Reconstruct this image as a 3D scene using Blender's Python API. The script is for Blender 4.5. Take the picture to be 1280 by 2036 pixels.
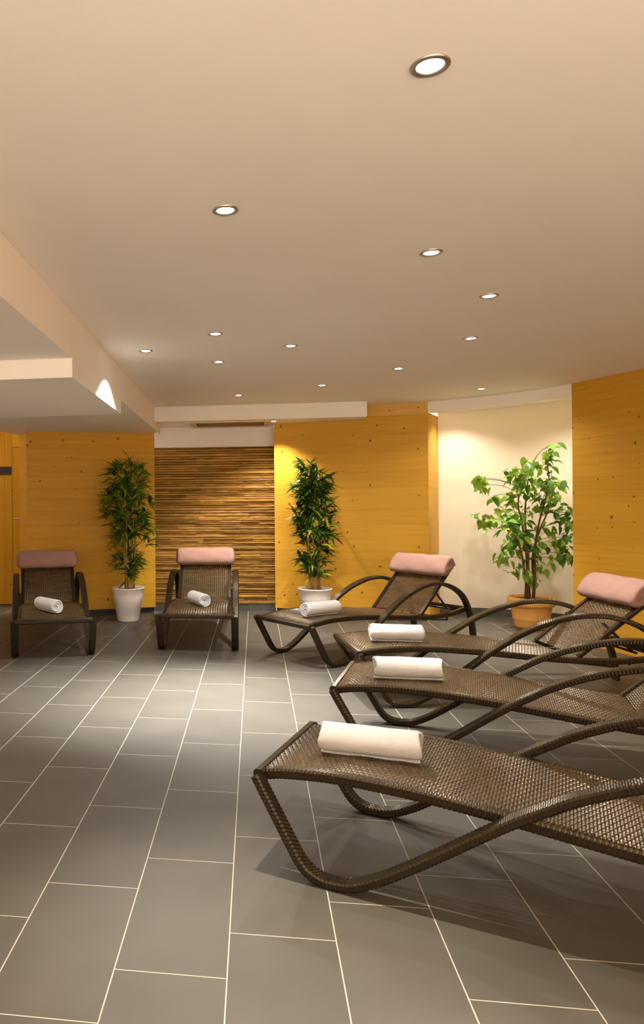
import bpy, math, random
from mathutils import Vector, Matrix, Euler

for o in list(bpy.data.objects):
    bpy.data.objects.remove(o)
S = bpy.context.scene
COL = S.collection
PI = math.pi

# ------------------------------------------------------------------ camera
cd = bpy.data.cameras.new('camera')
cam = bpy.data.objects.new('camera', cd)
COL.objects.link(cam)
cd.sensor_fit = 'HORIZONTAL'
cd.sensor_width = 36.0
cd.lens = 36.0 * 1425.5 / 1280.0
cd.shift_x = (640 - 302.75) / 1280.0
cd.shift_y = -(1018 - 994.67) / 1280.0
cd.clip_start = 0.05
cam.matrix_world = Matrix.Translation((0, 0, 1.25)) @ Matrix.Rotation(PI / 2, 4, 'X') @ Matrix.Rotation(-0.0085, 4, 'Z')
S.camera = cam

# ------------------------------------------------------------------ world, exposure
W = bpy.data.worlds.new('world')
S.world = W
W.use_nodes = True
bg = W.node_tree.nodes['Background']
bg.inputs[0].default_value = (1.0, 0.82, 0.64, 1)
bg.inputs[1].default_value = 5.1
S.view_settings.view_transform = 'Standard'
S.view_settings.look = 'None'
S.view_settings.gamma = 1.0
S.view_settings.use_curve_mapping = False
S.view_settings.exposure = 0.18
LAMP_W = 300.0
LAMP_COL = (1.0, 0.92, 0.81)

rnd = random.Random(11)

# ------------------------------------------------------------------ materials
def nodes_of(name):
    m = bpy.data.materials.new(name)
    m.use_nodes = True
    nt = m.node_tree
    b = nt.nodes['Principled BSDF']
    return m, nt, b

def N(nt, t, **kw):
    n = nt.nodes.new(t)
    for k, v in kw.items():
        setattr(n, k, v)
    return n

def ramp(nt, stops):
    r = N(nt, 'ShaderNodeValToRGB')
    e = r.color_ramp.elements
    while len(e) < len(stops):
        e.new(0.5)
    for i, (p, c) in enumerate(stops):
        e[i].position = p
        e[i].color = tuple(c) + (1,) if len(c) == 3 else c
    return r

def mapping(nt, scale, coord='Object', rand=0.0):
    tc = N(nt, 'ShaderNodeTexCoord')
    mp = N(nt, 'ShaderNodeMapping')
    mp.inputs['Scale'].default_value = scale
    nt.links.new(tc.outputs[coord], mp.inputs['Vector'])
    if rand:
        oi = N(nt, 'ShaderNodeObjectInfo')
        mu = N(nt, 'ShaderNodeMath', operation='MULTIPLY')
        mu.inputs[1].default_value = rand
        cb = N(nt, 'ShaderNodeCombineXYZ')
        nt.links.new(oi.outputs['Random'], mu.inputs[0])
        nt.links.new(mu.outputs[0], cb.inputs[0])
        nt.links.new(mu.outputs[0], cb.inputs[1])
        nt.links.new(cb.outputs[0], mp.inputs['Location'])
    return mp

def simple(name, col, rough=0.6, spec=0.5, var=0.06, scale=6.0, bump=0.0, bscale=60.0, metal=0.0):
    m, nt, b = nodes_of(name)
    mp = mapping(nt, (1, 1, 1))
    no = N(nt, 'ShaderNodeTexNoise')
    no.inputs['Scale'].default_value = scale
    no.inputs['Detail'].default_value = 4
    nt.links.new(mp.outputs[0], no.inputs['Vector'])
    lo = [c * (1 - var) for c in col]
    hi = [min(1, c * (1 + var)) for c in col]
    r = ramp(nt, [(0.3, lo), (0.7, hi)])
    nt.links.new(no.outputs[0], r.inputs[0])
    nt.links.new(r.outputs[0], b.inputs['Base Color'])
    b.inputs['Roughness'].default_value = rough
    b.inputs['Specular IOR Level'].default_value = spec
    b.inputs['Metallic'].default_value = metal
    if bump:
        n2 = N(nt, 'ShaderNodeTexNoise')
        n2.inputs['Scale'].default_value = bscale
        n2.inputs['Detail'].default_value = 5
        nt.links.new(mp.outputs[0], n2.inputs['Vector'])
        bp = N(nt, 'ShaderNodeBump')
        bp.inputs['Strength'].default_value = bump
        bp.inputs['Distance'].default_value = 0.01
        nt.links.new(n2.outputs[0], bp.inputs['Height'])
        nt.links.new(bp.outputs[0], b.inputs['Normal'])
    return m

def wood(name, dark, light, grain_axis='X'):
    m, nt, b = nodes_of(name)
    L = nt.links
    sc = (1.2, 40, 40) if grain_axis == 'X' else (40, 40, 1.2)
    mp = mapping(nt, sc, rand=37.0)
    g = N(nt, 'ShaderNodeTexNoise')
    g.inputs['Scale'].default_value = 1.0
    g.inputs['Detail'].default_value = 5
    g.inputs['Distortion'].default_value = 0.6
    L.new(mp.outputs[0], g.inputs['Vector'])
    r = ramp(nt, [(0.25, dark), (0.75, light)])
    L.new(g.outputs[0], r.inputs[0])
    # knots with a shape of their own
    ks = (4.4, 1, 4.0) if grain_axis == 'X' else (6.0, 1, 3.4)
    mk = mapping(nt, ks, rand=53.0)
    vo = N(nt, 'ShaderNodeTexVoronoi')
    vo.voronoi_dimensions = '2D'
    vo.inputs['Scale'].default_value = 1.0
    vo.inputs['Randomness'].default_value = 1.0
    sep = N(nt, 'ShaderNodeSeparateXYZ')
    cmb = N(nt, 'ShaderNodeCombineXYZ')
    oi = N(nt, 'ShaderNodeObjectInfo')
    mu = N(nt, 'ShaderNodeMath', operation='MULTIPLY')
    mu.inputs[1].default_value = 91.0
    ad = N(nt, 'ShaderNodeMath', operation='ADD')
    L.new(oi.outputs['Random'], mu.inputs[0])
    L.new(mk.outputs[0], sep.inputs[0])
    L.new(sep.outputs[0], cmb.inputs[0])
    L.new(sep.outputs[2], ad.inputs[0])
    L.new(mu.outputs[0], ad.inputs[1])
    L.new(ad.outputs[0], cmb.inputs[1])
    L.new(cmb.outputs[0], vo.inputs['Vector'])
    sp = N(nt, 'ShaderNodeSeparateColor')
    L.new(vo.outputs['Color'], sp.inputs[0])
    sel = N(nt, 'ShaderNodeMath', operation='LESS_THAN')
    sel.inputs[1].default_value = 0.62
    L.new(sp.outputs[0], sel.inputs[0])
    size = N(nt, 'ShaderNodeMath', operation='MULTIPLY_ADD')
    size.inputs[1].default_value = 0.05
    size.inputs[2].default_value = 0.025
    L.new(sp.outputs[1], size.inputs[0])
    dv = N(nt, 'ShaderNodeMath', operation='DIVIDE')
    L.new(vo.outputs['Distance'], dv.inputs[0])
    L.new(size.outputs[0], dv.inputs[1])
    kr = ramp(nt, [(0.55, (1, 1, 1)), (1.0, (0, 0, 0))])
    L.new(dv.outputs[0], kr.inputs[0])
    kk = N(nt, 'ShaderNodeMath', operation='MULTIPLY')
    L.new(kr.outputs[0], kk.inputs[0])
    L.new(sel.outputs[0], kk.inputs[1])
    kst = N(nt, 'ShaderNodeMath', operation='MULTIPLY')
    kst.inputs[1].default_value = 0.85
    L.new(kk.outputs[0], kst.inputs[0])
    mx = N(nt, 'ShaderNodeMix', data_type='RGBA')
    L.new(kst.outputs[0], mx.inputs[0])
    L.new(r.outputs[0], mx.inputs[6])
    mx.inputs[7].default_value = (dark[0] * 0.22, dark[1] * 0.16, dark[2] * 0.2, 1)
    # each board its own tone
    tone = N(nt, 'ShaderNodeMapRange')
    tone.inputs[3].default_value = 0.95
    tone.inputs[4].default_value = 1.04
    L.new(oi.outputs['Random'], tone.inputs[0])
    hs = N(nt, 'ShaderNodeHueSaturation')
    L.new(mx.outputs[2], hs.inputs['Color'])
    L.new(tone.outputs[0], hs.inputs['Value'])
    L.new(hs.outputs[0], b.inputs['Base Color'])
    b.inputs['Roughness'].default_value = 0.48
    b.inputs['Specular IOR Level'].default_value = 0.18
    return m

def leafmat(name, dark, mid, light):
    m, nt, b = nodes_of(name)
    L = nt.links
    oi = N(nt, 'ShaderNodeObjectInfo')
    r = ramp(nt, [(0.0, dark), (0.55, mid), (1.0, light)])
    L.new(oi.outputs['Random'], r.inputs[0])
    L.new(r.outputs[0], b.inputs['Base Color'])
    b.inputs['Roughness'].default_value = 0.38
    tr = N(nt, 'ShaderNodeBsdfTranslucent')
    L.new(r.outputs[0], tr.inputs[0])
    ms = N(nt, 'ShaderNodeMixShader')
    ms.inputs[0].default_value = 0.3
    L.new(b.outputs[0], ms.inputs[1])
    L.new(tr.outputs[0], ms.inputs[2])
    L.new(ms.outputs[0], nt.nodes['Material Output'].inputs[0])
    return m

M = {}
M['paint'] = simple('white_paint', (0.89, 0.83, 0.76), 0.75, 0.25, 0.02, 2.0, 0.03, 250)
M['niche_paint'] = simple('cream_paint', (0.86, 0.76, 0.60), 0.75, 0.25, 0.03, 2.0, 0.03, 250)
M['wood'] = wood('spruce_board', (0.56, 0.285, 0.022), (0.66, 0.350, 0.036))
M['wood_v'] = wood('spruce_board_upright', (0.52, 0.250, 0.012), (0.60, 0.305, 0.018), 'Z')
M['wood_lit'] = wood('spruce_lit_band', (0.64, 0.36, 0.075), (0.72, 0.42, 0.10))  # brighter strip of light along the panel top, put into the wood colour
M['dark'] = simple('dark_plinth', (0.035, 0.030, 0.026), 0.6)
M['slate'] = simple('slate_skirting', (0.085, 0.078, 0.070), 0.45)
M['grout'] = simple('cream_grout', (0.42, 0.38, 0.31), 0.8, 0.2, 0.08, 12)
M['soil'] = simple('potting_soil', (0.10, 0.055, 0.028), 0.95, 0.1, 0.4, 40, 0.8, 90)
M['white_pot'] = simple('white_glazed_pot', (0.80, 0.74, 0.68), 0.35, 0.5, 0.02)
M['terracotta'] = simple('terracotta', (0.72, 0.36, 0.085), 0.7, 0.3, 0.08, 9, 0.05, 120)
M['bark'] = simple('ficus_bark', (0.14, 0.065, 0.028), 0.8, 0.3, 0.3, 30)
M['cane'] = simple('bamboo_cane', (0.36, 0.24, 0.07), 0.5, 0.4, 0.2, 14)
M['steel'] = simple('brushed_steel', (0.55, 0.50, 0.44), 0.35, 0.5, 0.05, 30, metal=1.0)
M['slot'] = simple('dark_brown_band', (0.03, 0.010, 0.008), 0.5)
M['vent'] = simple('beige_vent_frame', (0.66, 0.49, 0.28), 0.6, 0.3, 0.04)
M['vent_in'] = simple('vent_interior', (0.46, 0.31, 0.15), 0.8, 0.2, 0.04)
M['leaf_b'] = leafmat('bamboo_leaf', (0.008, 0.032, 0.006), (0.040, 0.125, 0.012), (0.32, 0.42, 0.02))
M['leaf_f'] = leafmat('ficus_leaf', (0.04, 0.13, 0.012), (0.12, 0.29, 0.022), (0.36, 0.52, 0.04))

# porcelain tile
m, nt, b = nodes_of('grey_porcelain')
mp = mapping(nt, (1, 1, 1), rand=23.0)
no = N(nt, 'ShaderNodeTexNoise')
no.inputs['Scale'].default_value = 3.5
no.inputs['Detail'].default_value = 6
nt.links.new(mp.outputs[0], no.inputs['Vector'])
r = ramp(nt, [(0.3, (0.072, 0.064, 0.051)), (0.7, (0.087, 0.077, 0.061))])
nt.links.new(no.outputs[0], r.inputs[0])
oi = N(nt, 'ShaderNodeObjectInfo')
mr = N(nt, 'ShaderNodeMapRange')
mr.inputs[3].default_value = 0.95
mr.inputs[4].default_value = 1.05
nt.links.new(oi.outputs['Random'], mr.inputs[0])
hs = N(nt, 'ShaderNodeHueSaturation')
nt.links.new(r.outputs[0], hs.inputs['Color'])
nt.links.new(mr.outputs[0], hs.inputs['Value'])
nt.links.new(hs.outputs[0], b.inputs['Base Color'])
b.inputs['Roughness'].default_value = 0.48
b.inputs['Specular IOR Level'].default_value = 0.26
M['tile'] = m

# ledge stone
m, nt, b = nodes_of('sandstone_ledge')
mp = mapping(nt, (3, 14, 22), rand=41.0)
no = N(nt, 'ShaderNodeTexNoise')
no.inputs['Scale'].default_value = 2.0
no.inputs['Detail'].default_value = 6
nt.links.new(mp.outputs[0], no.inputs['Vector'])
r = ramp(nt, [(0.25, (0.36, 0.18, 0.036)), (0.6, (0.50, 0.275, 0.065)), (0.85, (0.56, 0.335, 0.09))])
nt.links.new(no.outputs[0], r.inputs[0])
oi = N(nt, 'ShaderNodeObjectInfo')
mr = N(nt, 'ShaderNodeMapRange')
mr.inputs[3].default_value = 0.66
mr.inputs[4].default_value = 1.15
nt.links.new(oi.outputs['Random'], mr.inputs[0])
hs = N(nt, 'ShaderNodeHueSaturation')
nt.links.new(r.outputs[0], hs.inputs['Color'])
nt.links.new(mr.outputs[0], hs.inputs['Value'])
nt.links.new(hs.outputs[0], b.inputs['Base Color'])
b.inputs['Roughness'].default_value = 0.85
b.inputs['Specular IOR Level'].default_value = 0.2
bp = N(nt, 'ShaderNodeBump')
bp.inputs['Strength'].default_value = 0.6
bp.inputs['Distance'].default_value = 0.006
nt.links.new(no.outputs[0], bp.inputs['Height'])
nt.links.new(bp.outputs[0], b.inputs['Normal'])
M['stone'] = m

# wicker
def wicker(name, a, c, rough):
    m, nt, b = nodes_of(name)
    mp = mapping(nt, (60, 9, 60))
    no = N(nt, 'ShaderNodeTexNoise')
    no.inputs['Scale'].default_value = 1.0
    no.inputs['Detail'].default_value = 3
    nt.links.new(mp.outputs[0], no.inputs['Vector'])
    r = ramp(nt, [(0.3, a), (0.7, c)])
    nt.links.new(no.outputs[0], r.inputs[0])
    nt.links.new(r.outputs[0], b.inputs['Base Color'])
    b.inputs['Roughness'].default_value = rough
    b.inputs['Specular IOR Level'].default_value = 0.55
    b.inputs['Specular Tint'].default_value = (1.0, 0.80, 0.56, 1)
    return m
M['wick'] = wicker('brown_resin_weave', (0.043, 0.027, 0.013), (0.076, 0.047, 0.022), 0.26)
M['wick_frame'] = wicker('dark_resin_wrap', (0.010, 0.007, 0.004), (0.019, 0.013, 0.007), 0.25)

# textiles
M['towel'] = simple('white_terry', (0.86, 0.85, 0.84), 0.95, 0.1, 0.02, 30, 0.9, 420)
M['mauve'] = simple('mauve_fabric', (0.31, 0.182, 0.148), 0.9, 0.15, 0.05, 12, 0.15, 500)

def emission(name, col, st):
    m = bpy.data.materials.new(name)
    m.use_nodes = True
    nt = m.node_tree
    nt.nodes.remove(nt.nodes['Principled BSDF'])
    e = nt.nodes.new('ShaderNodeEmission')
    e.inputs[0].default_value = tuple(col) + (1,)
    e.inputs[1].default_value = st
    nt.links.new(e.outputs[0], nt.nodes['Material Output'].inputs[0])
    return m
M['bulb'] = emission('lit_halogen', (1.0, 0.92, 0.80), 14.0)

# ------------------------------------------------------------------ helpers
def link(o, parent=None):
    COL.objects.link(o)
    if parent is not None:
        o.parent = parent
    return o

def mesh_data(name, v, f, mat, smooth=False):
    me = bpy.data.meshes.new(name)
    me.from_pydata([tuple(p) for p in v], [], f)
    me.materials.append(M[mat] if isinstance(mat, str) else mat)
    if smooth:
        me.polygons.foreach_set('use_smooth', [True] * len(me.polygons))
    me.update()
    return me

def obj(name, v, f, mat, parent=None, smooth=False):
    return link(bpy.data.objects.new(name, mesh_data(name, v, f, mat, smooth)), parent)

def tag(o, label=None, cat=None, group=None, kind=None):
    if label: o['label'] = label
    if cat: o['category'] = cat
    if group: o['group'] = group
    if kind: o['kind'] = kind
    return o

def empty(name, loc, rz=0.0):
    o = bpy.data.objects.new(name, None)
    o.location = loc
    o.rotation_euler = (0, 0, rz)
    o.empty_display_size = 0.1
    return link(o)

BOXF = [(0, 3, 2, 1), (4, 5, 6, 7), (0, 1, 5, 4), (1, 2, 6, 5), (2, 3, 7, 6), (3, 0, 4, 7)]
def box_v(x0, x1, y0, y1, z0, z1):
    return [(x0, y0, z0), (x1, y0, z0), (x1, y1, z0), (x0, y1, z0),
            (x0, y0, z1), (x1, y0, z1), (x1, y1, z1), (x0, y1, z1)]

def bevel_box(x0, x1, y0, y1, z0, z1, c):
    """box whose -y face has chamfered edges"""
    v = [(x0, y1, z0), (x1, y1, z0), (x1, y1, z1), (x0, y1, z1),
         (x0, y0 + c, z0), (x1, y0 + c, z0), (x1, y0 + c, z1), (x0, y0 + c, z1),
         (x0 + c, y0, z0 + c), (x1 - c, y0, z0 + c), (x1 - c, y0, z1 - c), (x0 + c, y0, z1 - c)]
    f = [(0, 3, 2, 1), (8, 9, 10, 11)]
    for i in range(4):
        j = (i + 1) % 4
        f += [(i, j, 4 + j, 4 + i), (4 + i, 4 + j, 8 + j, 8 + i)]
    return v, f

def prism(poly, z0, z1):
    """vertical prism over an XY polygon (counter-clockwise)"""
    n = len(poly)
    v = [(x, y, z0) for x, y in poly] + [(x, y, z1) for x, y in poly]
    f = [tuple(range(n - 1, -1, -1)), tuple(range(n, 2 * n))]
    for i in range(n):
        j = (i + 1) % n
        f.append((i, j, n + j, n + i))
    return v, f

def lathe(prof, n=40):
    v, f = [], []
    for r_, z in prof:
        for i in range(n):
            a = 2 * PI * i / n
            v.append((r_ * math.cos(a), r_ * math.sin(a), z))
    for k in range(len(prof) - 1):
        for i in range(n):
            j = (i + 1) % n
            f.append((k * n + i, k * n + j, (k + 1) * n + j, (k + 1) * n + i))
    return v, f

def catmull(P, step):
    """resample a polyline smoothly at (about) equal steps"""
    P = [Vector(p) for p in P]
    out = []
    for i in range(len(P) - 1):
        p0 = P[i - 1] if i else P[i] * 2 - P[i + 1]
        p1, p2 = P[i], P[i + 1]
        p3 = P[i + 2] if i + 2 < len(P) else P[i + 1] * 2 - P[i]
        for k in range(24):
            t = k / 24
            out.append(0.5 * ((2 * p1) + (p2 - p0) * t + (2 * p0 - 5 * p1 + 4 * p2 - p3) * t * t
                              + (3 * p1 - p0 - 3 * p2 + p3) * t ** 3))
    out.append(P[-1])
    L = [0.0]
    for a, c in zip(out, out[1:]):
        L.append(L[-1] + (c - a).length)
    n = max(2, int(round(L[-1] / step)))
    res, k = [], 0
    for i in range(n + 1):
        s = L[-1] * i / n
        while k < len(L) - 2 and L[k + 1] < s:
            k += 1
        t = (s - L[k]) / max(1e-9, L[k + 1] - L[k])
        res.append(out[k].lerp(out[k + 1], min(1, max(0, t))))
    return res

def tube(path, rad, n=7, closed_caps=True):
    """round tube along a 3D path; rad float or list"""
    v, f = [], []
    P = [Vector(p) for p in path]
    up = Vector((0.13, 0.21, 1)).normalized()
    for i, p in enumerate(P):
        d = (P[min(i + 1, len(P) - 1)] - P[max(i - 1, 0)]).normalized()
        a = d.cross(up)
        if a.length < 0.05:
            a = d.cross(Vector((1, 0, 0)))
        a.normalize()
        c = a.cross(d)
        rr = rad[i] if isinstance(rad, (list, tuple)) else rad
        for k in range(n):
            t = 2 * PI * k / n
            v.append(p + a * math.cos(t) * rr + c * math.sin(t) * rr)
    for i in range(len(P) - 1):
        for k in range(n):
            j = (k + 1) % n
            f.append((i * n + k, i * n + j, (i + 1) * n + j, (i + 1) * n + k))
    if closed_caps:
        f.append(tuple(range(n - 1, -1, -1)))
        f.append(tuple(range((len(P) - 1) * n, len(P) * n)))
    return v, f

def join(*parts):
    v, f = [], []
    for pv, pf in parts:
        o = len(v)
        v += list(pv)
        f += [tuple(i + o for i in q) for q in pf]
    return v, f

# ------------------------------------------------------------------ floor and tiles
H = 2.225
PHI = -0.14202
TW = 0.29973
U0, V0 = -0.98175, 3.87685
GAP = 0.0017
e_ = (math.cos(PHI), math.sin(PHI))
g_ = (-math.sin(PHI), math.cos(PHI))
X0, X1, Y0, Y1 = -3.4, 5.2, -0.4, 8.95
floor = obj('floor', box_v(X0, X1, Y0, Y1, -0.12, -0.0005), BOXF, 'grout')
tag(floor, 'grey tiled floor with pale grout lines', kind='structure')
tile_me = mesh_data('tile', *(lambda c, a, h2: (
    [(-a, -h2, -0.008), (a, -h2, -0.008), (a, h2, -0.008), (-a, h2, -0.008),
     (-a, -h2, -c), (a, -h2, -c), (a, h2, -c), (-a, h2, -c),
     (-a + c, -h2 + c, 0), (a - c, -h2 + c, 0), (a - c, h2 - c, 0), (-a + c, h2 - c, 0)],
    [(0, 1, 5, 4), (1, 2, 6, 5), (2, 3, 7, 6), (3, 0, 4, 7),
     (4, 5, 9, 8), (5, 6, 10, 9), (6, 7, 11, 10), (7, 4, 8, 11), (8, 9, 10, 11)]))
    (0.0006, TW / 2 - GAP, TW - GAP), 'tile')
tiles = []
for k in range(-14, 24):
    for n in range(-12, 16):
        u = U0 + (k + 0.5) * TW
        v = V0 - (n + 0.5 - k / 3.0) * 2 * TW
        x, y = u * e_[0] + v * g_[0], u * e_[1] + v * g_[1]
        if X0 + 0.3 < x < X1 - 0.3 and Y0 + 0.3 < y < Y1 - 0.3:
            tiles.append((x, y))
def in_view(x, y):
    if y < 0.9:
        return False
    px, py = 302.75 + 1425.5 * x / y, 994.67 + 1425.5 * 1.25 / y
    return -160 < px < 1440 and py < 2330
near = sorted([t for t in tiles if in_view(*t)], key=lambda t: t[1])[:300]
ns = set(near)
for x, y in near:
    o = link(bpy.data.objects.new('tile', tile_me), floor)
    o.location = (x, y, 0)
    o.rotation_euler = (0, 0, PHI)
rest = [t for t in tiles if t not in ns]
if rest:
    parts = []
    cs, sn = math.cos(PHI), math.sin(PHI)
    tv = [tuple(p.co) for p in tile_me.vertices]
    tf = [tuple(p.vertices) for p in tile_me.polygons]
    for x, y in rest:
        parts.append(([(x + a * cs - c * sn, y + a * sn + c * cs, z) for a, c, z in tv], tf))
    o = obj('tile_field', *join(*parts), 'tile', floor)
    o['kind'] = 'stuff'

# ------------------------------------------------------------------ ceiling and soffits
ceiling = obj('ceiling', box_v(X0, X1, -5.0, Y1, H, H + 0.15), BOXF, 'paint')
tag(ceiling, 'smooth cream painted ceiling', kind='structure')
def side_x(y):
    return -0.227 + 0.1162 * (y - 5.28)
low = [(X0, -5.0), (side_x(-5.0), -5.0), (side_x(7.86), 7.86), (0.10, 8.2), (-1.36, 8.2), (-1.47, 8.06), (-1.60, 7.43), (X0, 7.2)]
tag(obj('trim_1', *prism(low, 1.99, H - 0.001), 'paint'), 'lowered cream ceiling field along the left side', kind='structure')
bm = [(X0, 3.712 + 0.143 * 2.97), (side_x(3.712) + 0.0005, 3.712), (side_x(5.285) + 0.0005, 5.285), (X0, 5.285 + 0.2 * 3.17)]
tag(obj('trim_2', *prism(bm, 1.89, 1.9901), 'paint'), 'shallow boxed beam hanging under the lowered ceiling', kind='structure')
sof = [(-0.02, 7.50), (2.158, 7.185), (2.185, 7.45), (1.34, 7.80), (1.36, 8.02), (0.015, 8.15)]
tag(obj('trim_3', *prism(sof, 2.07, H - 0.001), 'paint'), 'cream soffit box above the stone wall', kind='structure')

# ------------------------------------------------------------------ walls of boards
def seg_frame(p0, p1):
    d = Vector((p1[0] - p0[0], p1[1] - p0[1], 0))
    return d.length, math.atan2(d.y, d.x)

def backing(name, p0, p1, z0, z1, mat, label, thick=0.05, off=0.02):
    L, a = seg_frame(p0, p1)
    o = obj(name, box_v(0, L, off, off + thick, z0, z1), BOXF, mat)
    o.location = (p0[0], p0[1], 0)
    o.rotation_euler = (0, 0, a)
    tag(o, label, kind='structure')
    return o, L

def boards(wall, L, z0, z1, rows, mat='wood', splits=(), gap=0.0004):
    """horizontal boards, children of the wall (local x along it, front face at y=0)"""
    hs = list(rows)
    sc = (z1 - z0) / sum(hs)
    z = z0
    for i, h in enumerate(hs):
        h *= sc
        cuts = [0.0] + [L * c for (r, c) in splits if r == i] + [L]
        for a, c in zip(cuts, cuts[1:]):
            dy = rnd.uniform(0, 0.0005)
            v, f = bevel_box(-(c - a) / 2 + gap / 2, (c - a) / 2 - gap / 2, dy, 0.0199, -h / 2 + gap / 2, h / 2 - gap / 2, 0.0006)
            o = obj('plank', v, f, mat, wall)
            o.location = ((a + c) / 2, 0, z + h / 2)
        z += h

def rows(n, seed):
    q = random.Random(seed)
    return [q.uniform(0.8, 1.25) for _ in range(n)]

# left wood panel
PL0, PL1 = (-1.33, 7.60), (0.028, 7.925)
w, L = backing('wall_back_left', PL0, PL1, 0.07, 1.992, 'dark', 'dim knotty spruce panelled wall behind the dark bamboo')
boards(w, L, 0.07, 1.99, rows(14, 3), splits=[(2, .6), (5, .35), (9, .7), (12, .4)])
# its return on the left
w, L = backing('wall_return_left', (-1.50, 8.10), (-1.331, 7.60), 0.07, 1.992, 'dark', 'narrow spruce return at the end of the left panel')
boards(w, L, 0.07, 1.99, rows(14, 3))
# stone wall with plaster band above
PS0, PS1 = (0.00, 8.12), (1.372, 7.99)
w, L = backing('wall_back', PS0, PS1, 0.0, 2.072, 'paint', 'recessed back wall faced with thin stacked stone strips', 0.08, 0.03)
# dark plinth under stone
o = obj('baseboard_back', box_v(0, L, 0.012, 0.031, 0.0, 0.082), BOXF, 'slate')
o.location = (PS0[0], PS0[1], 0); o.rotation_euler = w.rotation_euler
tag(o, 'dark skirting strip below the stone wall', kind='structure')
# cream band above stone
o = obj('trim_4', box_v(0, L, 0.0, 0.03, 1.842, 2.07), BOXF, 'paint')
o.location = (PS0[0], PS0[1], 0); o.rotation_euler = w.rotation_euler
tag(o, 'cream painted band between stone wall and soffit', kind='structure')
# stones
sr = random.Random(5)
z = 0.084
while z < 1.838:
    h = sr.choice([0.019, 0.022, 0.026, 0.030, 0.035])
    if z + h > 1.825:
        h = 1.841 - z
    x = 0.0
    while x < L - 0.001:
        ln = sr.uniform(0.18, 0.56)
        if L - x - ln < 0.08:
            ln = L - x
        ns_ = max(3, int(ln / 0.055))
        proud = sr.choice([-.004, 0, .003, .007, .012, .020]) + sr.uniform(-.003, .003)
        v, f = [], []
        for i in range(ns_ + 1):
            xx = ln * i / ns_
            xx += 0 if i in (0, ns_) else sr.uniform(-.01, .01)
            j1 = sr.uniform(-0.0025, 0.002)
            j2 = sr.uniform(-0.0045, 0.0005)
            py = -proud + sr.uniform(-0.005, 0.005)
            v += [(xx - ln / 2, 0.0298, -h / 2), (xx - ln / 2, 0.012, -h / 2 + 0.002 + j1 * 0.3), (xx - ln / 2, py + 0.006, -h / 2 + 0.004),
                  (xx - ln / 2, py + sr.uniform(0, .004), h / 2 - 0.006 + j2), (xx - ln / 2, 0.014, h / 2 - 0.001 + j2 * 0.5), (xx - ln / 2, 0.0298, h / 2)]
        for i in range(ns_):
            for k in range(5):
                q0, q1 = i * 6 + k, (i + 1) * 6 + k
                f.append((q0, q1, q1 + 1, q0 + 1))
        f.append(tuple(range(5, -1, -1)))
        f.append(tuple(ns_ * 6 + k for k in range(6)))
        s = obj('stone', v, f, 'stone', w)
        s.location = (x + ln / 2, 0, z + h / 2)
        x += ln
    z += h
# right wood panel
PR0, PR1 = (1.326, 7.785), (2.802, 7.272)
w, L = backing('wall_back_right', PR0, PR1, 0.07, H + 0.002, 'dark', 'bright knotty spruce panelled wall behind the light bamboo')
boards(w, L, 0.07, 2.098, rows(11, 8), splits=[(1, .45), (4, .62), (7, .3), (9, .55)])
boards(w, L, 2.099, H, [1], 'wood_lit')
# return of the right panel towards the stone wall
w, L = backing('wall_return_stone', (1.375, 8.02), (1.327, 7.786), 0.07, 2.07, 'dark', 'narrow spruce return beside the stone wall', 0.02, 0.02)
boards(w, L, 0.07, 2.07, rows(11, 8))
# splayed reveal into the niche
NI0 = (3.068, 7.685)
w, L = backing('wall_reveal', PR1, NI0, 0.0, 2.125, 'dark', 'narrow splayed spruce reveal at the left of the niche')
boards(w, L, 0.0, 2.12, rows(11, 8))
# recessed dark plinths under the wood panels
for i, (a, c) in enumerate(((PL0, PL1), (PR0, PR1))):
    L, an = seg_frame(a, c)
    o = obj('baseboard_%d' % (i + 1), box_v(0.01, L - 0.01, 0.035, 0.065, 0, 0.069), BOXF, 'dark')
    o.location = (a[0], a[1], 0); o.rotation_euler = (0, 0, an)
    tag(o, 'black recessed plinth under the %s wood panel' % ('left', 'right')[i], kind='structure')
# niche: curved cream wall, lintel, ceiling
NP = [NI0, (3.33, 7.66), (3.54, 7.60), (3.763, 7.465), (3.97, 7.30), (4.163, 7.12), (4.32, 6.90), (4.45, 6.62), (4.50, 6.2)]
def smooth2(P, step=0.06):
    return [(p.x, p.y) for p in catmull([(x, y, 0) for x, y in P], step)]
NPs = smooth2(NP)
def strip(P, off, thick):
    """polygon of a band that follows P, starting off behind it (away from the room)"""
    a, c = [], []
    for i, (x, y) in enumerate(P):
        q0, q1 = P[max(0, i - 1)], P[min(len(P) - 1, i + 1)]
        d = Vector((q1[0] - q0[0], q1[1] - q0[1])).normalized()
        n = Vector((-d.y, d.x))
        a.append((x + n.x * off, y + n.y * off))
        c.append((x + n.x * (off + thick), y + n.y * (off + thick)))
    return a + c[::-1]
tag(obj('wall_niche', *prism(strip(NPs, 0, 0.08), 0, H - 0.003), 'niche_paint'), 'curved cream wall of the niche behind the ficus', kind='structure')
tag(obj('baseboard_niche', *prism(strip(NPs, -0.011, 0.012), 0, 0.077), 'slate'), 'dark skirting along the curved cream niche wall', kind='structure')
LP = smooth2([PR1, (3.12, 6.99), (3.39, 6.666), (3.52, 6.44), (3.618, 6.18)])
tag(obj('trim_5', *prism(strip(LP, 0.0, 0.12), 2.118, H - 0.001), 'paint'), 'curved cream lintel over the niche', kind='structure')
nc = LP + [(4.6, 6.1), (4.6, 7.6), (3.6, 7.8), (3.05, 7.74)]
nc = [(x + 0.02, y + 0.03) for x, y in LP] + [(4.6, 6.2), (4.6, 7.6), (3.6, 7.8), (3.05, 7.74)]
tag(obj('trim_6', *prism(nc, 2.205, H - 0.002), 'niche_paint'), 'cream ceiling of the niche', kind='structure')
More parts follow.
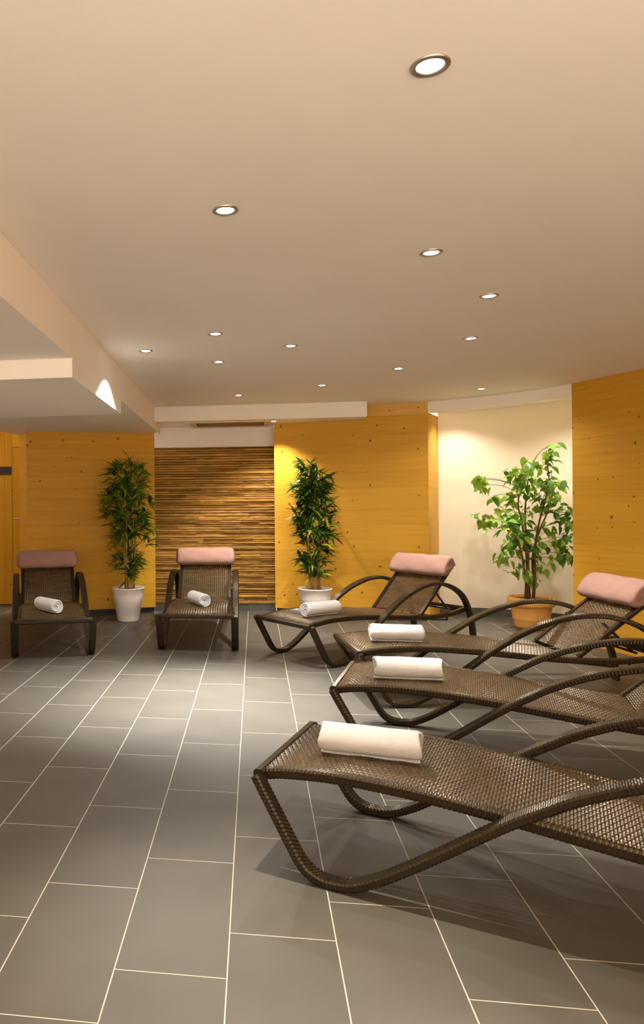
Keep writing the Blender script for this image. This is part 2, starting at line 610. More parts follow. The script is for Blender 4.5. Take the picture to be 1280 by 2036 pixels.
# right wood wall
PW = [(3.62, 6.178), (3.766, 5.482), (3.93, 4.6), (4.12, 3.4), (4.3, 2.0), (4.4, 0.6), (4.4, -5.0)]
for i, (a, c) in enumerate(zip(PW, PW[1:])):
    w, L = backing('wall_right_%d' % (i + 1) if i else 'wall_right', a, c, 0.0, H + 0.002, 'dark',
                   ('knotty spruce wall at the right of the niche' if not i else 'spruce wall continuing along the right side'))
    boards(w, L, 0.0, H, rows(13, 21), splits=[(3, .5), (8, .4)] if i == 0 else [])
w, L = backing('wall_niche_right', (3.66, 6.182), (4.6, 6.35), 0.0, 2.12, 'niche_paint', 'cream side of the niche behind the right wood wall', 0.04, 0.0)
# left side: door wall
DW0, DW1 = (-3.2, 8.86), (-1.46, 8.61)
w, L = backing('wall_left', DW0, DW1, 0.0, H, 'dark', 'upright spruce boards beside the door at far left')
def upright(parent, x0, x1, z0, z1, y0=0.0, mat='wood_v', name='plank'):
    v, f = bevel_box(-(x1 - x0) / 2 + .0008, (x1 - x0) / 2 - .0008, y0, 0.0199, -(z1 - z0) / 2, (z1 - z0) / 2, 0.0015)
    o = obj(name, v, f, mat, parent)
    o.location = ((x0 + x1) / 2, 0, (z0 + z1) / 2)
    return o
# local x of image features: x px 10 and 24
def lx_of(px):
    # intersection of the sight line with the door wall
    k = (px - 302.75) / 1425.5
    dx, dy = DW1[0] - DW0[0], DW1[1] - DW0[1]
    t = (k * DW0[1] - DW0[0]) / (dx - k * dy)
    return t * L
xa, xb = lx_of(9.5), lx_of(24)
for i in range(8):
    q0, q1 = xa * i / 8, xa * (i + 1) / 8
    upright(w, q0, q1, 0.01, H, rnd.uniform(0, .002))
upright(w, xa, xb, 0.01, H, 0.001)
upright(w, xb, L, 1.905, H, 0.0)
door = empty('door_1', (0, 0, 0))
door.location = w.location; door.rotation_euler = w.rotation_euler
tag(door, 'spruce door leaf with a steel lever at far left', kind='structure')
upright(door, xb + 0.003, xb + 0.16, 0.012, 1.90, 0.003)
upright(door, xb + 0.161, L, 0.012, 1.90, 0.003)
hz = 1.04
hx = lx_of(44)
hd, hf = tube([(hx, 0.003, hz), (hx, -0.05, hz), (hx - 0.015, -0.058, hz), (hx - 0.09, -0.058, hz + 0.004)], 0.009, 8)
obj('door_handle', hd, hf, 'steel', door, True)
band = obj('sign_band', box_v(-0.62, 0, -0.006, 0.0, 1.57, 1.67), BOXF, 'slot')
band.location = Vector(w.location) + Matrix.Rotation(w.rotation_euler.z, 3, 'Z') @ Vector((xb - 0.002, -0.0005, 0))
band.rotation_euler = w.rotation_euler
tag(band, 'dark brown horizontal band on the upright spruce boards', 'band')
tag(obj('wall_ambient_block', box_v(X0, 4.4, -0.4, -0.3, 0, 0.70), BOXF, 'paint'), 'added low cream block behind the viewer, keeps ambient light off the floor', kind='structure')  # added out of view to shade the floor from ambient light
# far left plaster wall of the side area
tag(obj('wall_side', box_v(X0, X0 + 0.06, -5.0, 8.9, 0, 1.99), BOXF, 'paint'), 'plain cream wall of the side area', kind='structure')

# ------------------------------------------------------------------ air vent in the soffit
ve = empty('ceiling_vent', (0.39, 7.475, 2.07), math.atan2(-0.315, 2.178))
tag(ve, 'long beige air vent let into the soffit above the stone wall', 'vent')
def frame_v(x0, x1, y0, y1, z0, z1, b_):
    return join((box_v(x0, x1, y0, y0 + b_, z0, z1), BOXF), (box_v(x0, x1, y1 - b_, y1, z0, z1), BOXF),
                (box_v(x0, x0 + b_, y0 + b_, y1 - b_, z0, z1), BOXF), (box_v(x1 - b_, x1, y0 + b_, y1 - b_, z0, z1), BOXF))
obj('frame', *frame_v(0, 0.83, 0.02, 0.56, -0.018, -0.001, 0.055), 'vent', ve)
obj('backing', box_v(0.05, 0.78, 0.07, 0.51, -0.004, -0.001), BOXF, 'vent_in', ve)
for i in range(9):
    y = 0.085 + i * 0.05
    obj('slat', [(0.055, y, -0.014), (0.775, y, -0.014), (0.775, y + .022, -0.005), (0.055, y + .022, -0.005),
                 (0.055, y, -0.012), (0.775, y, -0.012), (0.775, y + .022, -0.003), (0.055, y + .022, -0.003)], BOXF, 'vent_in', ve)

# ------------------------------------------------------------------ recessed downlights
ring_v, ring_f = lathe([(0.0435, -0.0002), (0.0435, -0.003), (0.041, -0.0055), (0.034, -0.006), (0.0285, -0.003), (0.0285, -0.0005)], 32)
ring_me = mesh_data('trim_ring', ring_v, ring_f, 'steel', True)
bv, bf = lathe([(0.0283, -0.0008), (0.0275, -0.0030), (0.018, -0.0050), (0.0015, -0.0058)], 28)
bf.append(tuple(range(3 * 28, 4 * 28)))
bulb_me = mesh_data('bulb', bv, bf, 'bulb', True)
def downlight(x, y, z, label, power=1.0, tilt=(0, 0), size=61, blend=1.0, group='recessed ceiling downlights', col=LAMP_COL):
    t = empty('downlight', (x, y, z))
    tag(t, label, 'downlight', group)
    link(bpy.data.objects.new('trim_ring', ring_me), t)
    link(bpy.data.objects.new('bulb', bulb_me), t)
    ld = bpy.data.lights.new('spot', 'SPOT')
    ld.energy = LAMP_W * power
    ld.color = col
    ld.spot_size = math.radians(size)
    ld.spot_blend = blend
    ld.shadow_soft_size = 0.022
    lo = link(bpy.data.objects.new('beam', ld), t)
    lo.location = (0, 0, -0.03)
    lo.rotation_euler = (math.radians(tilt[0]), math.radians(tilt[1]), 0)
    return t
Zc = H
COOL = (1.0, 0.99, 0.97)
for x, y, pw, tilt, col, lab in (
        (0.634, 1.615, 1.0, (-22, 0), LAMP_COL, 'large glaring downlight nearest the viewer, high in the picture'),
        (0.254, 2.412, 1.2, (-17, 0), (1.0, 0.91, 0.77), 'round steel rimmed downlight above the middle left of the ceiling'),
        (1.115, 2.845, 0.22, (0, 0), COOL, 'downlight above the seat of the second nearest lounger'),
        (1.635, 3.464, 0.5, (0, 0), LAMP_COL, 'downlight at the right, fourth from the viewer'),
        (1.954, 4.381, 0.6, (8, -24), LAMP_COL, 'downlight at the right, just before the curved lintel light'),
        (-0.033, 4.669, 1.55, (0, 5), COOL, 'downlight close to the stepped beam, throwing a scallop of light'),
        (0.378, 4.204, 1.25, (5, 0), COOL, 'front lamp of the close pair above the two far left loungers'),
        (0.475, 5.065, 1.15, (-15, 0), COOL, 'rear glaring lamp of the close pair above the far left loungers'),
        (0.887, 4.553, 1.1, (0, 0), COOL, 'downlight in mid ceiling, right of the glaring pair'),
        (1.460, 6.136, 0.7, (16, 0), LAMP_COL, 'small downlight in front of the right end of the soffit'),
        (0.812, 6.687, 0.48, (30, 4), LAMP_COL, 'small downlight straight in front of the air vent'),
        (1.855, 5.381, 0.45, (22, -12), LAMP_COL, 'downlight above the backrest of the lounger by the spruce wall'),
        (2.951, 6.412, 0.7, (0, 0), LAMP_COL, 'farthest downlight, in front of the niche lintel')):
    t = downlight(x, y, Zc, lab, pw, tilt, col=col)
    if x < 0 or y > 3.4:                       # wide dim spill around the beam (scallops on beam and walls)
        ld = bpy.data.lights.new('spill', 'SPOT')
        ld.energy = 90.0 if x < 0 else (8.0 if y < 5.1 and x < 0.6 else 24.0)
        ld.color = col
        ld.spot_size = math.radians(116 if x < 0 else 150)
        ld.spot_blend = 0.3 if x < 0 else 0.6
        ld.shadow_soft_size = 0.022
        link(bpy.data.objects.new('spill', ld), t).location = (0, 0, -0.03)
downlight(1.278, 7.512, 2.07, 'small lamp under the soffit between vent and spruce wall', 0.36, size=112)
for x, y, s_, p_ in ((3.20, 7.34, 125, 0.12), (3.84, 6.66, 140, 0.15)):  # left one read from the wall scallop, right one added to brighten the niche
    downlight(x, y, 2.205, 'unseen lamp in the niche ceiling hidden behind the lintel', p_, group='niche lamps', size=s_, blend=1.0)
for x, y in ((-2.95, 3.4), (-2.95, 5.6)):  # added unseen lamps, their wash on the side wall lifts the soffit
    downlight(x, y, 1.99, 'added downlight in the lowered ceiling outside the picture', 0.7, group='added downlights outside the picture', size=120)
for x, y in ((2.15, 2.15), (0.35, 0.55), (2.85, 3.3), (3.3, 1.2)):  # invented lamps out of frame, extra light for foreground and right side
    downlight(x, y, Zc, 'added downlight in the ceiling outside the picture', 0.25, group='added downlights outside the picture')

# ------------------------------------------------------------------ loungers
def ribbon(path, width, thick, seg=0.0035, cols=4, amp=0.0011, strand=2):
    """wrapped flat band along an (x,z) path, width along y; woven relief"""
    P = [Vector((p.x, 0, p.z)) for p in catmull([(x, 0, z) for x, z in path], seg)]
    hw, ht = width / 2, thick / 2
    sec = []          # (y, n, ny, nn, column)
    for i in range(cols + 1):
        yy = -hw * 0.86 + 2 * hw * 0.86 * i / cols
        sec.append((yy, ht, 0, 1, i))
    sec += [(hw, ht * 0.55, 1, 0.3, cols + 1), (hw, -ht * 0.55, 1, -0.3, cols + 2)]
    for i in range(cols + 1):
        yy = hw * 0.86 - 2 * hw * 0.86 * i / cols
        sec.append((yy, -ht, 0, -1, i + 1))
    sec += [(-hw, -ht * 0.55, -1, -0.3, cols + 1), (-hw, ht * 0.55, -1, 0.3, cols + 2)]
    m_ = len(sec)
    v, f = [], []
    for i, p in enumerate(P):
        d = (P[min(i + 1, len(P) - 1)] - P[max(i - 1, 0)]).normalized()
        n = Vector((-d.z, 0, d.x))
        for (yy, nn, ky, kn, c) in sec:
            a = amp * (1 if ((i // strand + c) % 2) else -0.4)
            v.append(p + n * (nn + kn * a) + Vector((0, yy + ky * a, 0)))
    for i in range(len(P) - 1):
        for k in range(m_):
            j = (k + 1) % m_
            f.append((i * m_ + k, i * m_ + j, (i + 1) * m_ + j, (i + 1) * m_ + k))
    f.append(tuple(range(m_ - 1, -1, -1)))
    f.append(tuple(range((len(P) - 1) * m_, len(P) * m_)))
    return v, f

def shift_y(vf, y):
    return [(p[0], p[1] + y, p[2]) for p in vf[0]], vf[1]

def crossbar(x, z, y0, y1, hx, hz):
    """wrapped bar across the lounger"""
    n = int((y1 - y0) / 0.004)
    sec = [(-hx, -hz * .5), (-hx * .5, -hz), (hx * .5, -hz), (hx, -hz * .5), (hx, hz * .5), (hx * .5, hz), (-hx * .5, hz), (-hx, hz * .5)]
    v, f = [], []
    for i in range(n + 1):
        k = 1.0 if (i // 2) % 2 else 1.10
        for a, c in sec:
            v.append((x + a * k, y0 + (y1 - y0) * i / n, z + c * k))
    for i in range(n):
        for q in range(8):
            j = (q + 1) % 8
            f.append((i * 8 + q, (i + 1) * 8 + q, (i + 1) * 8 + j, i * 8 + j))
    f.append(tuple(range(8))); f.append(tuple(range((n + 1) * 8 - 1, n * 8 - 1, -1)))
    return v, f

def weave(profile, half, warp_p=0.0200, weft_p=0.0098, warp_w=0.0146, weft_w=0.0078, amp=0.0016):
    """plain weave of flat strands over an (x,z) profile, width +-half"""
    Q = catmull([(x, 0, z) for x, z in profile], weft_p / 2)
    nq = len(Q)
    T, Nn = [], []
    for i in range(nq):
        d = (Q[min(i + 1, nq - 1)] - Q[max(i - 1, 0)]).normalized()
        T.append(d); Nn.append(Vector((-d.z, 0, d.x)))
    nw = int(round(2 * half / warp_p))
    wp = 2 * half / nw
    v, f = [], []
    for j in range(nw):                       # strands along the length
        y = -half + (j + 0.5) * wp
        base = len(v)
        for i in range(nq):
            o = amp * math.cos(PI * i / 2 + PI * j) + .0005
            c = Q[i] + Nn[i] * o
            v += [c + Vector((0, y - warp_w / 2, 0)) - Nn[i] * .0008, c + Vector((0, y, 0)) + Nn[i] * .0008, c + Vector((0, y + warp_w / 2, 0)) - Nn[i] * .0008]
        for i in range(nq - 1):
            a = base + i * 3
            f += [(a, a + 3, a + 4, a + 1), (a + 1, a + 4, a + 5, a + 2)]
    for i in range(0, nq, 2):                 # strands across
        base = len(v)
        ns2 = nw * 2
        for k in range(ns2 + 1):
            y = -half + k * wp / 2
            o = -amp * math.cos(PI * i / 2 + PI * (k - 1) / 2) if k % 2 else 0.0
            c = Q[i] + Nn[i] * o + Vector((0, y, 0))
            v += [c - T[i] * weft_w / 2 - Nn[i] * .0006, c + Nn[i] * .0008, c + T[i] * weft_w / 2 - Nn[i] * .0006]
        for k in range(ns2):
            a = base + k * 3
            f += [(a, a + 1, a + 4, a + 3), (a + 1, a + 2, a + 5, a + 4)]
    return v, f

ARM = [(0.012, .318), (.050, .252), (.090, .184), (.128, .119), (.163, .064), (.195, .033), (.240, .0168), (.295, .0165), (.348, .029), (.42, .065), (.50, .117), (.59, .18), (.77, .31),
       (.87, .373), (.96, .425), (1.1, .485), (1.27, .53), (1.42, .54), (1.55, .52), (1.68, .47), (1.78, .395), (1.85, .285), (1.89, .17), (1.91, .06), (1.914, .002)]
SEAT = [(.02, .325), (.10, .339), (.25, .352), (.40, .353), (.55, .347), (.75, .331), (.9, .316), (1.1, .297), (1.3, .282)]
RAIL = [(.03, .310), (.10, .324), (.25, .337), (.40, .338), (.55, .332), (.75, .316), (.9, .301), (1.1, .280), (1.3, .264), (1.5, .256), (1.7, .264), (1.875, .292)]
BACK = [(1.305, .290), (1.42, .398), (1.55, .520), (1.65, .612), (1.718, .675)]
ME = {}
ME['side_frame'] = mesh_data('side_frame', *ribbon(ARM, .056, .027), 'wick_frame')
ME['seat_rail'] = mesh_data('seat_rail', *ribbon(RAIL, .032, .034, cols=2), 'wick_frame')
ME['foot_rail'] = mesh_data('foot_rail', *crossbar(.016, .314, -.300, .300, .017, .018), 'wick_frame')
ME['rear_rail'] = mesh_data('rear_rail', *crossbar(1.868, .285, -.279, .279, .016, .022), 'wick_frame')
ME['seat_weave'] = mesh_data('seat_weave', *weave(SEAT, .262), 'wick')
ME['backrest_weave'] = mesh_data('backrest_weave', *weave(BACK, .232), 'wick')
bk = ribbon([(1.298, .283), (1.42, .396), (1.55, .518), (1.65, .610), (1.722, .678)], .030, .026, cols=2)
ME['backrest_bar'] = mesh_data('backrest_bar', *bk, 'wick_frame')
ME['backrest_top'] = mesh_data('backrest_top', *crossbar(1.722, .678, -.259, .259, .015, .015), 'wick_frame')
ME['hinge_bar'] = mesh_data('hinge_bar', *crossbar(1.298, .268, -.247, .247, .012, .010), 'wick_frame')
ME['strut'] = mesh_data('support_strut', *tube([(1.52, 0, .478), (1.60, 0, .40), (1.70, 0, .30)], .009, 8), 'wick_frame', True)
ME['rack'] = mesh_data('support_rack', *join(tube([(1.34, 0, .243), (1.66, 0, .206)], .0075, 6), tube([(1.66, 0, .206), (1.655, 0, .262)], .0075, 6)), 'wick_frame', True)
ME['strut_rod'] = mesh_data('strut_rod', *tube([(1.70, -.235, .300), (1.70, .235, .300)], .008, 8), 'wick_frame', True)

def lounger(X, Y, th, label, recline=0.0):
    t = empty('sun_lounger', (X, Y, 0), th)
    tag(t, label, 'lounger', 'brown wicker loungers')
    def part(name, key, y=0.0, parent=None):
        o = link(bpy.data.objects.new(name, ME[key]), parent or t)
        o.location = (0, y, 0)
        return o
    for s in (-1, 1):
        part('side_frame', 'side_frame', s * .306)
        part('seat_rail', 'seat_rail', s * .262)
    part('foot_rail', 'foot_rail')
    part('rear_rail', 'rear_rail')
    part('hinge_bar', 'hinge_bar')
    part('seat_weave', 'seat_weave')['kind'] = 'stuff'
    b_ = part('backrest', 'backrest_top')
    part('backrest_weave', 'backrest_weave', 0, b_)['kind'] = 'stuff'
    for s in (-1, 1):
        part('backrest_bar', 'backrest_bar', s * .245, b_)
        part('support_strut', 'strut', s * .20)
        part('support_rack', 'rack', s * .232)
    part('strut_rod', 'strut_rod')
    if recline:
        b_.matrix_local = (Matrix.Translation((0.045, 0, 0)) @ Matrix.Translation((1.30, 0, .285))
                           @ Matrix.Rotation(recline, 4, 'Y') @ Matrix.Translation((-1.30, 0, -.285)))
    return t

LG = [(0.489, 2.706, -0.523, 'nearest brown wicker lounger, its foot end at the bottom of the picture'),
      (0.987, 3.786, -0.427, 'brown wicker lounger second nearest the viewer, beyond the foremost one'),
      (1.226, 4.601, -0.015, 'brown wicker lounger third from the viewer, in front of the terracotta pot'),
      (0.974, 5.460, 0.550, 'dark wicker lounger standing slantwise in front of the bright spruce panel'),
      (-0.771, 5.576, 1.747, 'dark wicker lounger at far left, facing the viewer in dim light'),
      (0.346, 5.762, 1.449, 'wicker lounger facing the viewer in front of the stone wall')]
for i, q in enumerate(LG):
    lounger(*q, recline=0.085 if i == 2 else 0.0)

# ------------------------------------------------------------------ mauve headrest cushions
def cushion_mesh(seed, length=0.590, ch=0.200, ct=0.110):
    q = random.Random(seed)
    v, f = [], []
    nL, nS = 26, 28
    ph = q.uniform(0, 6)
    for i in range(nL + 1):
        u = -1 + 2 * i / nL
        end = 1 - 0.30 * max(0, (abs(u) - 0.90) / 0.10) ** 2
        for k in range(nS):
            t = 2 * PI * k / nS
            c, s = math.cos(t), math.sin(t)
            p = 2.6
            a = math.copysign(abs(c) ** (2 / p), c) * ch / 2 * end
            n = math.copysign(abs(s) ** (2 / p), s) * ct / 2 * end
            n *= 1 + 0.14 * (a / (ch / 2))           # fuller at the top
            w_ = 0.0022 * math.sin(u * 7 + ph + a * 40) + 0.0016 * math.sin(u * 13 + k)
            v.append((n + w_, u * length / 2 + 0.002 * math.sin(t * 3 + ph), a))
    for i in range(nL):
        for k in range(nS):
            j = (k + 1) % nS
            f.append((i * nS + k, i * nS + j, (i + 1) * nS + j, (i + 1) * nS + k))
    # folded layers at both ends
    for e in (0, nL):
        base = e * nS
        cen = [Vector(v[base + k]) for k in range(nS)]
        sg = -1 if e == 0 else 1
        prev = list(range(base, base + nS))
        for sc, dy in ((0.86, -0.010), (0.74, 0.004), (0.60, -0.008), (0.42, 0.003), (0.2, -0.004)):
            cur = []
            for k in range(nS):
                v.append((cen[k].x * sc, cen[k].y + sg * dy, cen[k].z * sc))
                cur.append(len(v) - 1)
            for k in range(nS):
                j = (k + 1) % nS
                f.append((prev[k], prev[j], cur[j], cur[k]) if e else (prev[j], prev[k], cur[k], cur[j]))
            prev = cur
        f.append(tuple(prev) if e else tuple(prev[::-1]))
    return mesh_data('headrest_cushion', v, f, 'mauve', True)
BACK_A = math.atan2(.675 - .290, 1.718 - 1.305)
def cushion(i, seed, label, up=0.0, recline=0.0):
    X, Y, th, _ = LG[i]
    lx, lz = 1.662, 0.623
    nx, nz = -math.sin(BACK_A), math.cos(BACK_A)
    off = 0.055 + 0.0055
    lx += nx * off; lz += nz * off
    o = link(bpy.data.objects.new('headrest_cushion', cushion_mesh(seed)))
    lx += math.cos(BACK_A) * up; lz += math.sin(BACK_A) * up
    R_ = (Matrix.Translation((0.045, 0, 0)) @ Matrix.Translation((1.30, 0, .285)) @ Matrix.Rotation(recline, 4, 'Y')
          @ Matrix.Translation((-1.30, 0, -.285))) if recline else Matrix.Identity(4)
    o.matrix_world = (Matrix.Translation((X, Y, 0)) @ Matrix.Rotation(th, 4, 'Z') @ R_ @ Matrix.Translation((lx, 0, lz))
                      @ Matrix.Rotation(PI / 2 - BACK_A, 4, 'Y') @ Matrix.Rotation(PI, 4, 'Z'))
    tag(o, label, 'cushion', 'mauve headrest cushions')
cushion(2, 1, 'plump mauve headrest cushion at the right edge of the picture', 0.03, 0.085)
cushion(3, 2, 'mauve headrest cushion on the lounger before the bright spruce panel')
cushion(4, 3, 'dim mauve headrest cushion on the far left lounger')
cushion(5, 4, 'mauve headrest cushion in front of the stone wall')

# ------------------------------------------------------------------ rolled towels
def towel_mesh(seed, length, rad):
    q = random.Random(seed)
    turns, th = 3.1, rad / 4.0
    nA = 76
    outer, inner = [], []
    for i in range(nA + 1):
        a = 2 * PI * turns * i / nA
        r_ = rad - th * 1.06 * (a / (2 * PI))
        a0 = a - PI * 0.55
        outer.append((r_ * math.cos(a0), r_ * math.sin(a0)))
        ri = max(0.002, r_ - th * 0.90)
        inner.append((ri * math.cos(a0), ri * math.sin(a0)))
    loop = outer + inner[::-1]
    n = len(loop)
    nL = 22
    p1, p2 = q.uniform(0, 6), q.uniform(0, 6)
    v, f = [], []
    for i in range(nL + 1):
        u = -1 + 2 * i / nL
        e = max(0, (abs(u) - 0.93) / 0.07)
        for k, (y, z) in enumerate(loop):
            rr = math.hypot(y, z) / rad
            a = math.atan2(z, y)
            sc = 1 - 0.07 * e * e + 0.014 * math.sin(3 * u + p1 + 2 * a) + 0.010 * math.sin(7 * u + p2 + a * 3)
            xx = u * length / 2 + math.copysign(1, u) * abs(u) ** 6 * (0.006 * math.sin(a * 2 + p1) - 0.016 * (1 - rr) * e)
            zz = z * sc
            if zz < -rad * 0.86:
                zz = -rad * 0.86 + (zz + rad * 0.86) * 0.25
            v.append((xx, y * sc * 1.04, zz))
    for i in range(nL):
        for k in range(n):
            j = (k + 1) % n
            f.append((i * n + k, i * n + j, (i + 1) * n + j, (i + 1) * n + k))
    for i in (0, nL):                         # close the wound layers at both ends
        for k in range(nA):
            a, c, d, e = i * n + k, i * n + k + 1, i * n + n - 2 - k, i * n + n - 1 - k
            f.append((a, e, d, c) if i == 0 else (a, c, d, e))
    return mesh_data('rolled_towel', v, f, 'towel', True)
def towel(A, B, rad, zs, slope, seed, label):
    ax = Vector((B[0] - A[0], B[1] - A[1], 0))
    o = link(bpy.data.objects.new('rolled_towel', towel_mesh(seed, ax.length, rad)))
    o.location = ((A[0] + B[0]) / 2, (A[1] + B[1]) / 2, zs + rad * 0.90)
    o.rotation_euler = (0, slope, math.atan2(ax.y, ax.x))
    tag(o, label, 'towel', 'rolled white towels')
towel((0.590, 2.553), (0.905, 2.427), .060, .352, 0.0, 1, 'large rolled white towel on the nearest lounger')
towel((1.100, 3.585), (1.415, 3.519), .060, .355, 0.0, 2, 'rolled white towel on the second nearest lounger')
towel((1.365, 4.529), (1.682, 4.462), .060, .353, 0.0, 3, 'rolled white towel on the third lounger, below the terracotta pot')
towel((1.150, 5.455), (1.443, 5.614), .060, .353, 0.0, 4, 'rolled white towel with its spiral end showing at left')
towel((-0.953, 5.968), (-0.765, 5.732), .060, .353, 0.0, 5, 'rolled white towel on the far left lounger')
towel((0.341, 6.288), (0.434, 6.003), .060, .353, 0.0, 6, 'short looking rolled white towel on the lounger before the stone wall')

# ------------------------------------------------------------------ plants
def leaf_mesh(name, prof, fold, droop, mat):
    """prof: list of (t along, half width); unit length along +x"""
    v, f = [], []
    for t, hw in prof:
        z = -droop * t * t
        v += [(t, -hw, z + fold * hw), (t, 0, z), (t, hw, z + fold * hw)]
    for i in range(len(prof) - 1):
        a = i * 3
        f += [(a, a + 3, a + 4, a + 1), (a + 1, a + 4, a + 5, a + 2)]
    return mesh_data(name, v, f, mat, True)
BL = [leaf_mesh('leaf', [(0, .006), (.18, .075), (.42, .105), (.7, .07), (1, .002)], .35, d, 'leaf_b') for d in (.12, .28, .42)]
FL = [leaf_mesh('leaf', [(0, .01), (.12, .16), (.34, .27), (.58, .24), (.8, .12), (1, .004)], .3, d, 'leaf_f') for d in (.12, .26, .4)]

def place_leaf(me, parent, p, yaw, pitch, roll, ln):
    o = link(bpy.data.objects.new('leaf', me), parent)
    o.location = p
    o.rotation_euler = Euler((roll, pitch, yaw), 'XYZ')
    o.scale = (ln, ln, ln)
    return o

def stuff_leaves(items, mat, parent):
    parts = []
    for me, p, yaw, pitch, roll, ln in items:
        mt = Matrix.Translation(p) @ Euler((roll, pitch, yaw), 'XYZ').to_matrix().to_4x4() @ Matrix.Scale(ln, 4)
        parts.append(([mt @ q.co for q in me.vertices], [tuple(q.vertices) for q in me.polygons]))
    o = obj('small_leaves', *join(*parts), mat, parent, True)
    o['kind'] = 'stuff'

POT = [(0.0, 0.0), (0.108, 0.0), (0.114, 0.012), (0.1165, 0.04), (0.1185, 0.043), (0.122, 0.07), (0.1245, 0.073), (0.130, 0.11), (0.133, 0.113), (0.142, 0.18),
       (0.145, 0.184), (0.154, 0.25), (0.166, 0.333), (0.171, 0.337), (0.171, 0.347), (0.163, 0.347), (0.155, 0.31), (0.152, 0.30)]
def bamboo(loc, seed, bulge, label):
    q = random.Random(seed)
    t = empty('potted_bamboo', loc)
    tag(t, label, 'plant', 'potted bamboos')
    obj('pot', *lathe(POT, 44), 'white_pot', t, True)
    sv, sf = lathe([(0.156, 0.318), (0.1, 0.322), (0.03, 0.325), (0.001, 0.326)], 30)
    obj('soil', sv, sf, 'soil', t, True)
    stems = []
    for i in range(9):
        a = q.uniform(0, 2 * PI); r0 = q.uniform(.02, .075)
        b0 = Vector((r0 * math.cos(a), r0 * math.sin(a), .30))
        top = q.uniform(1.25, 1.72)
        r1 = q.uniform(.04, .13)
        a1 = a + q.uniform(-.5, .5)
        b1 = Vector((r1 * math.cos(a1), r1 * math.sin(a1), top))
        mid = (b0 + b1) / 2 + Vector((q.uniform(-.03, .03), q.uniform(-.03, .03), 0))
        path = catmull([b0, (b0 + mid) / 2, mid, b1], .09)
        stems.append(path)
        obj('cane', *tube(path, [.0075 - .0045 * k / len(path) for k in range(len(path))], 7), 'cane', t, True)
    items = []
    for k in range(165):
        zz = q.uniform(.45, 1.73) if k % 4 else q.uniform(.8, 1.35)
        path = q.choice(stems)
        c = min(path, key=lambda p: abs(p.z - zz))
        if c.z < zz - .1:
            zz = c.z
        rad = q.uniform(.03, bulge(zz))
        a = q.uniform(0, 2 * PI)
        p = Vector((c.x * .6 + rad * math.cos(a), c.y * .6 + rad * math.sin(a) * .8, zz))
        n = q.randint(6, 8)
        for i in range(n):
            yaw = a + q.uniform(-1.5, 1.5)
            items.append((q.choice(BL), p + Vector((q.uniform(-.015, .015), q.uniform(-.015, .015), q.uniform(-.03, .03))), yaw, q.uniform(-1.0, .45), q.uniform(-.5, .5), q.uniform(.10, .175)))
    q.shuffle(items)
    items.sort(key=lambda s: s[1].y - s[5] * 2)
    for it in items[:300]:
        place_leaf(it[0], t, *it[1:])
    if items[300:]:
        stuff_leaves(items[300:], 'leaf_b', t)
    return t
def bulge1(z):
    return .08 if z < .75 else (.21 if z < 1.3 else .15)
def bulge2(z):
    return .10 if z < .7 else (.17 if z < 1.3 else .15)
bamboo((-0.262, 7.475, 0), 3, bulge1, 'dark potted bamboo in a ribbed white pot between the two far left loungers')
bamboo((1.642, 7.27, 0), 9, bulge2, 'bright green potted bamboo in a white pot before the right spruce panel')

# ficus
fx, fy = 3.610, 6.85
t = empty('potted_ficus', (fx, fy, 0))
tag(t, 'leafy ficus tree in a terracotta pot in the bright niche', 'plant')
TP = [(0, 0), (.140, 0), (.150, .006), (.153, .018), (.1555, .021), (.157, .026), (.1575, .030), (.168, .085), (.172, .090), (.1725, .094), (.1715, .098), (.190, .205), (.196, .212),
      (.213, .216), (.221, .235), (.222, .270), (.216, .292), (.204, .298), (.192, .294), (.186, .270), (.183, .25)]
obj('pot', *lathe([(r_ * .94, z_) for r_, z_ in TP], 48), 'terracotta', t, True)
sv, sf = lathe([(.175, .268), (.1, .274), (.03, .277), (.001, .278)], 30)
obj('soil', sv, sf, 'soil', t, True)
q = random.Random(4)
K = 6.85 / 1425.5
def rel(px, py, dy=0.0):
    return Vector(((px - 1058) * K + 0.0, dy, 1.25 - (py - 988) * K))
trunks = [[(1050, 1190), (1049, 1150), (1047, 1100), (1038, 1040), (1030, 1000), (1038, 960), (1050, 930)],
          [(1056, 1190), (1055, 1140), (1056, 1090), (1052, 1040), (1056, 980), (1066, 930), (1080, 905)],
          [(1061, 1190), (1063, 1140), (1063, 1090), (1070, 1040), (1080, 1000), (1088, 960), (1085, 925)],
          [(1066, 1190), (1069, 1150), (1070, 1110), (1085, 1060), (1105, 1020), (1118, 985)],
          [(1044, 1190), (1044, 1160), (1038, 1130), (1030, 1095), (1015, 1060), (1000, 1040)]]
dep = [-.02, .03, -.03, .06, -.05]
tips = []
for tr, d in zip(trunks, dep):
    n = len(tr)
    pts = [rel(px, py, d * (0.5 + 2.2 * i / n)) for i, (px, py) in enumerate(tr)]
    path = catmull(pts, .05)
    tips.append(path)
    obj('trunk', *tube(path, [.0145 - .010 * k / len(path) for k in range(len(path))], 8), 'bark', t, True)
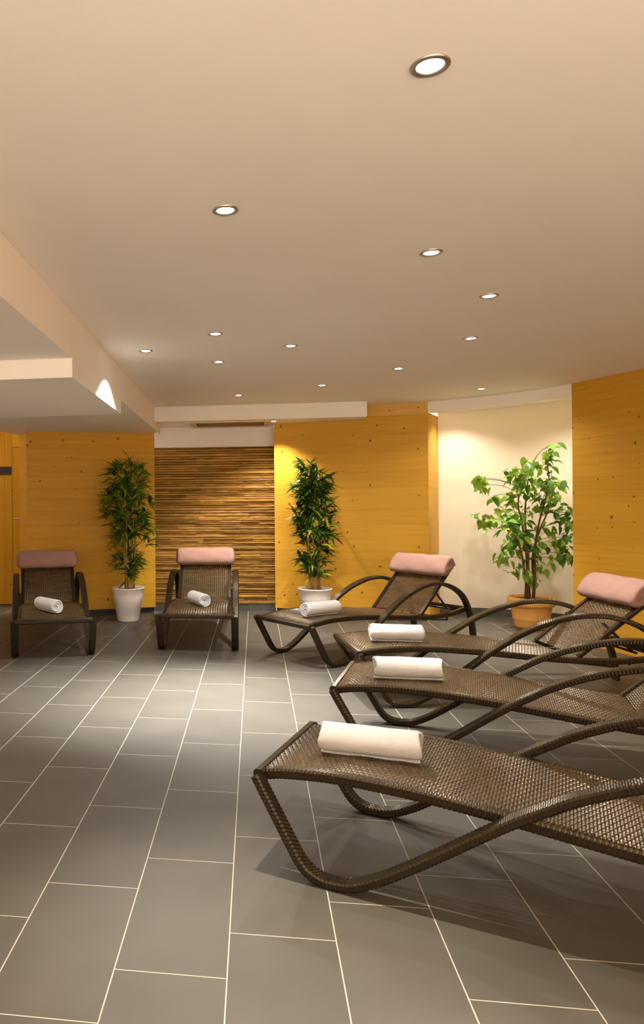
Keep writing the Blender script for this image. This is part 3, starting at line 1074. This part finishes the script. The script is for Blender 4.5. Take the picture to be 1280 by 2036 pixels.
clusters = [(1094, 890, 9, 5), (1082, 908, 12, 7), (1066, 922, 14, 8), (1040, 932, 12, 6), (1088, 930, 10, 5), (956, 952, 9, 5), (973, 948, 9, 5), (998, 940, 12, 6), (985, 962, 10, 5),
            (1022, 950, 20, 13), (1045, 965, 20, 12), (1085, 958, 20, 14), (1110, 958, 14, 7), (1125, 972, 10, 5), (1118, 985, 12, 6), (1032, 985, 18, 11), (1075, 985, 20, 13),
            (993, 985, 8, 3), (1000, 1015, 10, 4), (974, 1032, 15, 12), (990, 1040, 17, 14), (1008, 1030, 12, 8), (1055, 1020, 18, 10), (1092, 1015, 18, 12), (1115, 1020, 14, 8), (1130, 1040, 12, 7),
            (1020, 1065, 16, 10), (1050, 1060, 16, 8), (1085, 1050, 18, 11), (1105, 1068, 14, 8), (1130, 1082, 9, 5), (1012, 1090, 14, 8), (1042, 1085, 16, 8), (1070, 1085, 16, 8), (1098, 1098, 14, 8),
            (1022, 1112, 14, 8), (1010, 1128, 8, 3), (1032, 1142, 9, 4), (1095, 1132, 10, 5), (1112, 1112, 9, 4), (1072, 1150, 8, 3), (1050, 1110, 10, 4)]
bits = []
fl = []
for px, py, rr, n in clusters:
    dy = q.uniform(-.24, .2) * (0.5 if py < 930 else 1.0)
    c = rel(px, py, dy)
    allp = [p for path in tips for p in path if p.z < c.z - .02] or tips[0][:1]
    s = min(allp, key=lambda p: (p - c).length)
    m_ = (s + c) / 2 + Vector((0, 0, .03))
    bits.append(tube(catmull([s, m_, c], .05), .0028, 5))
    for i in range(int(n * 1.95)):
        o = Vector((q.gauss(0, .55), q.gauss(0, .7), q.gauss(0, .55))) * rr * K
        fl.append((q.choice(FL), c + o, q.uniform(0, 2 * PI), q.uniform(-.1, 1.25), q.uniform(-.9, .9), q.uniform(.07, .115)))
q.shuffle(fl)
fl.sort(key=lambda s: s[1].y - s[5] * 3)
for it in fl[:300]:
    place_leaf(it[0], t, *it[1:])
if fl[300:]:
    stuff_leaves(fl[300:], 'leaf_f', t)
for b_ in bits:
    obj('twig', *b_, 'bark', t, True)
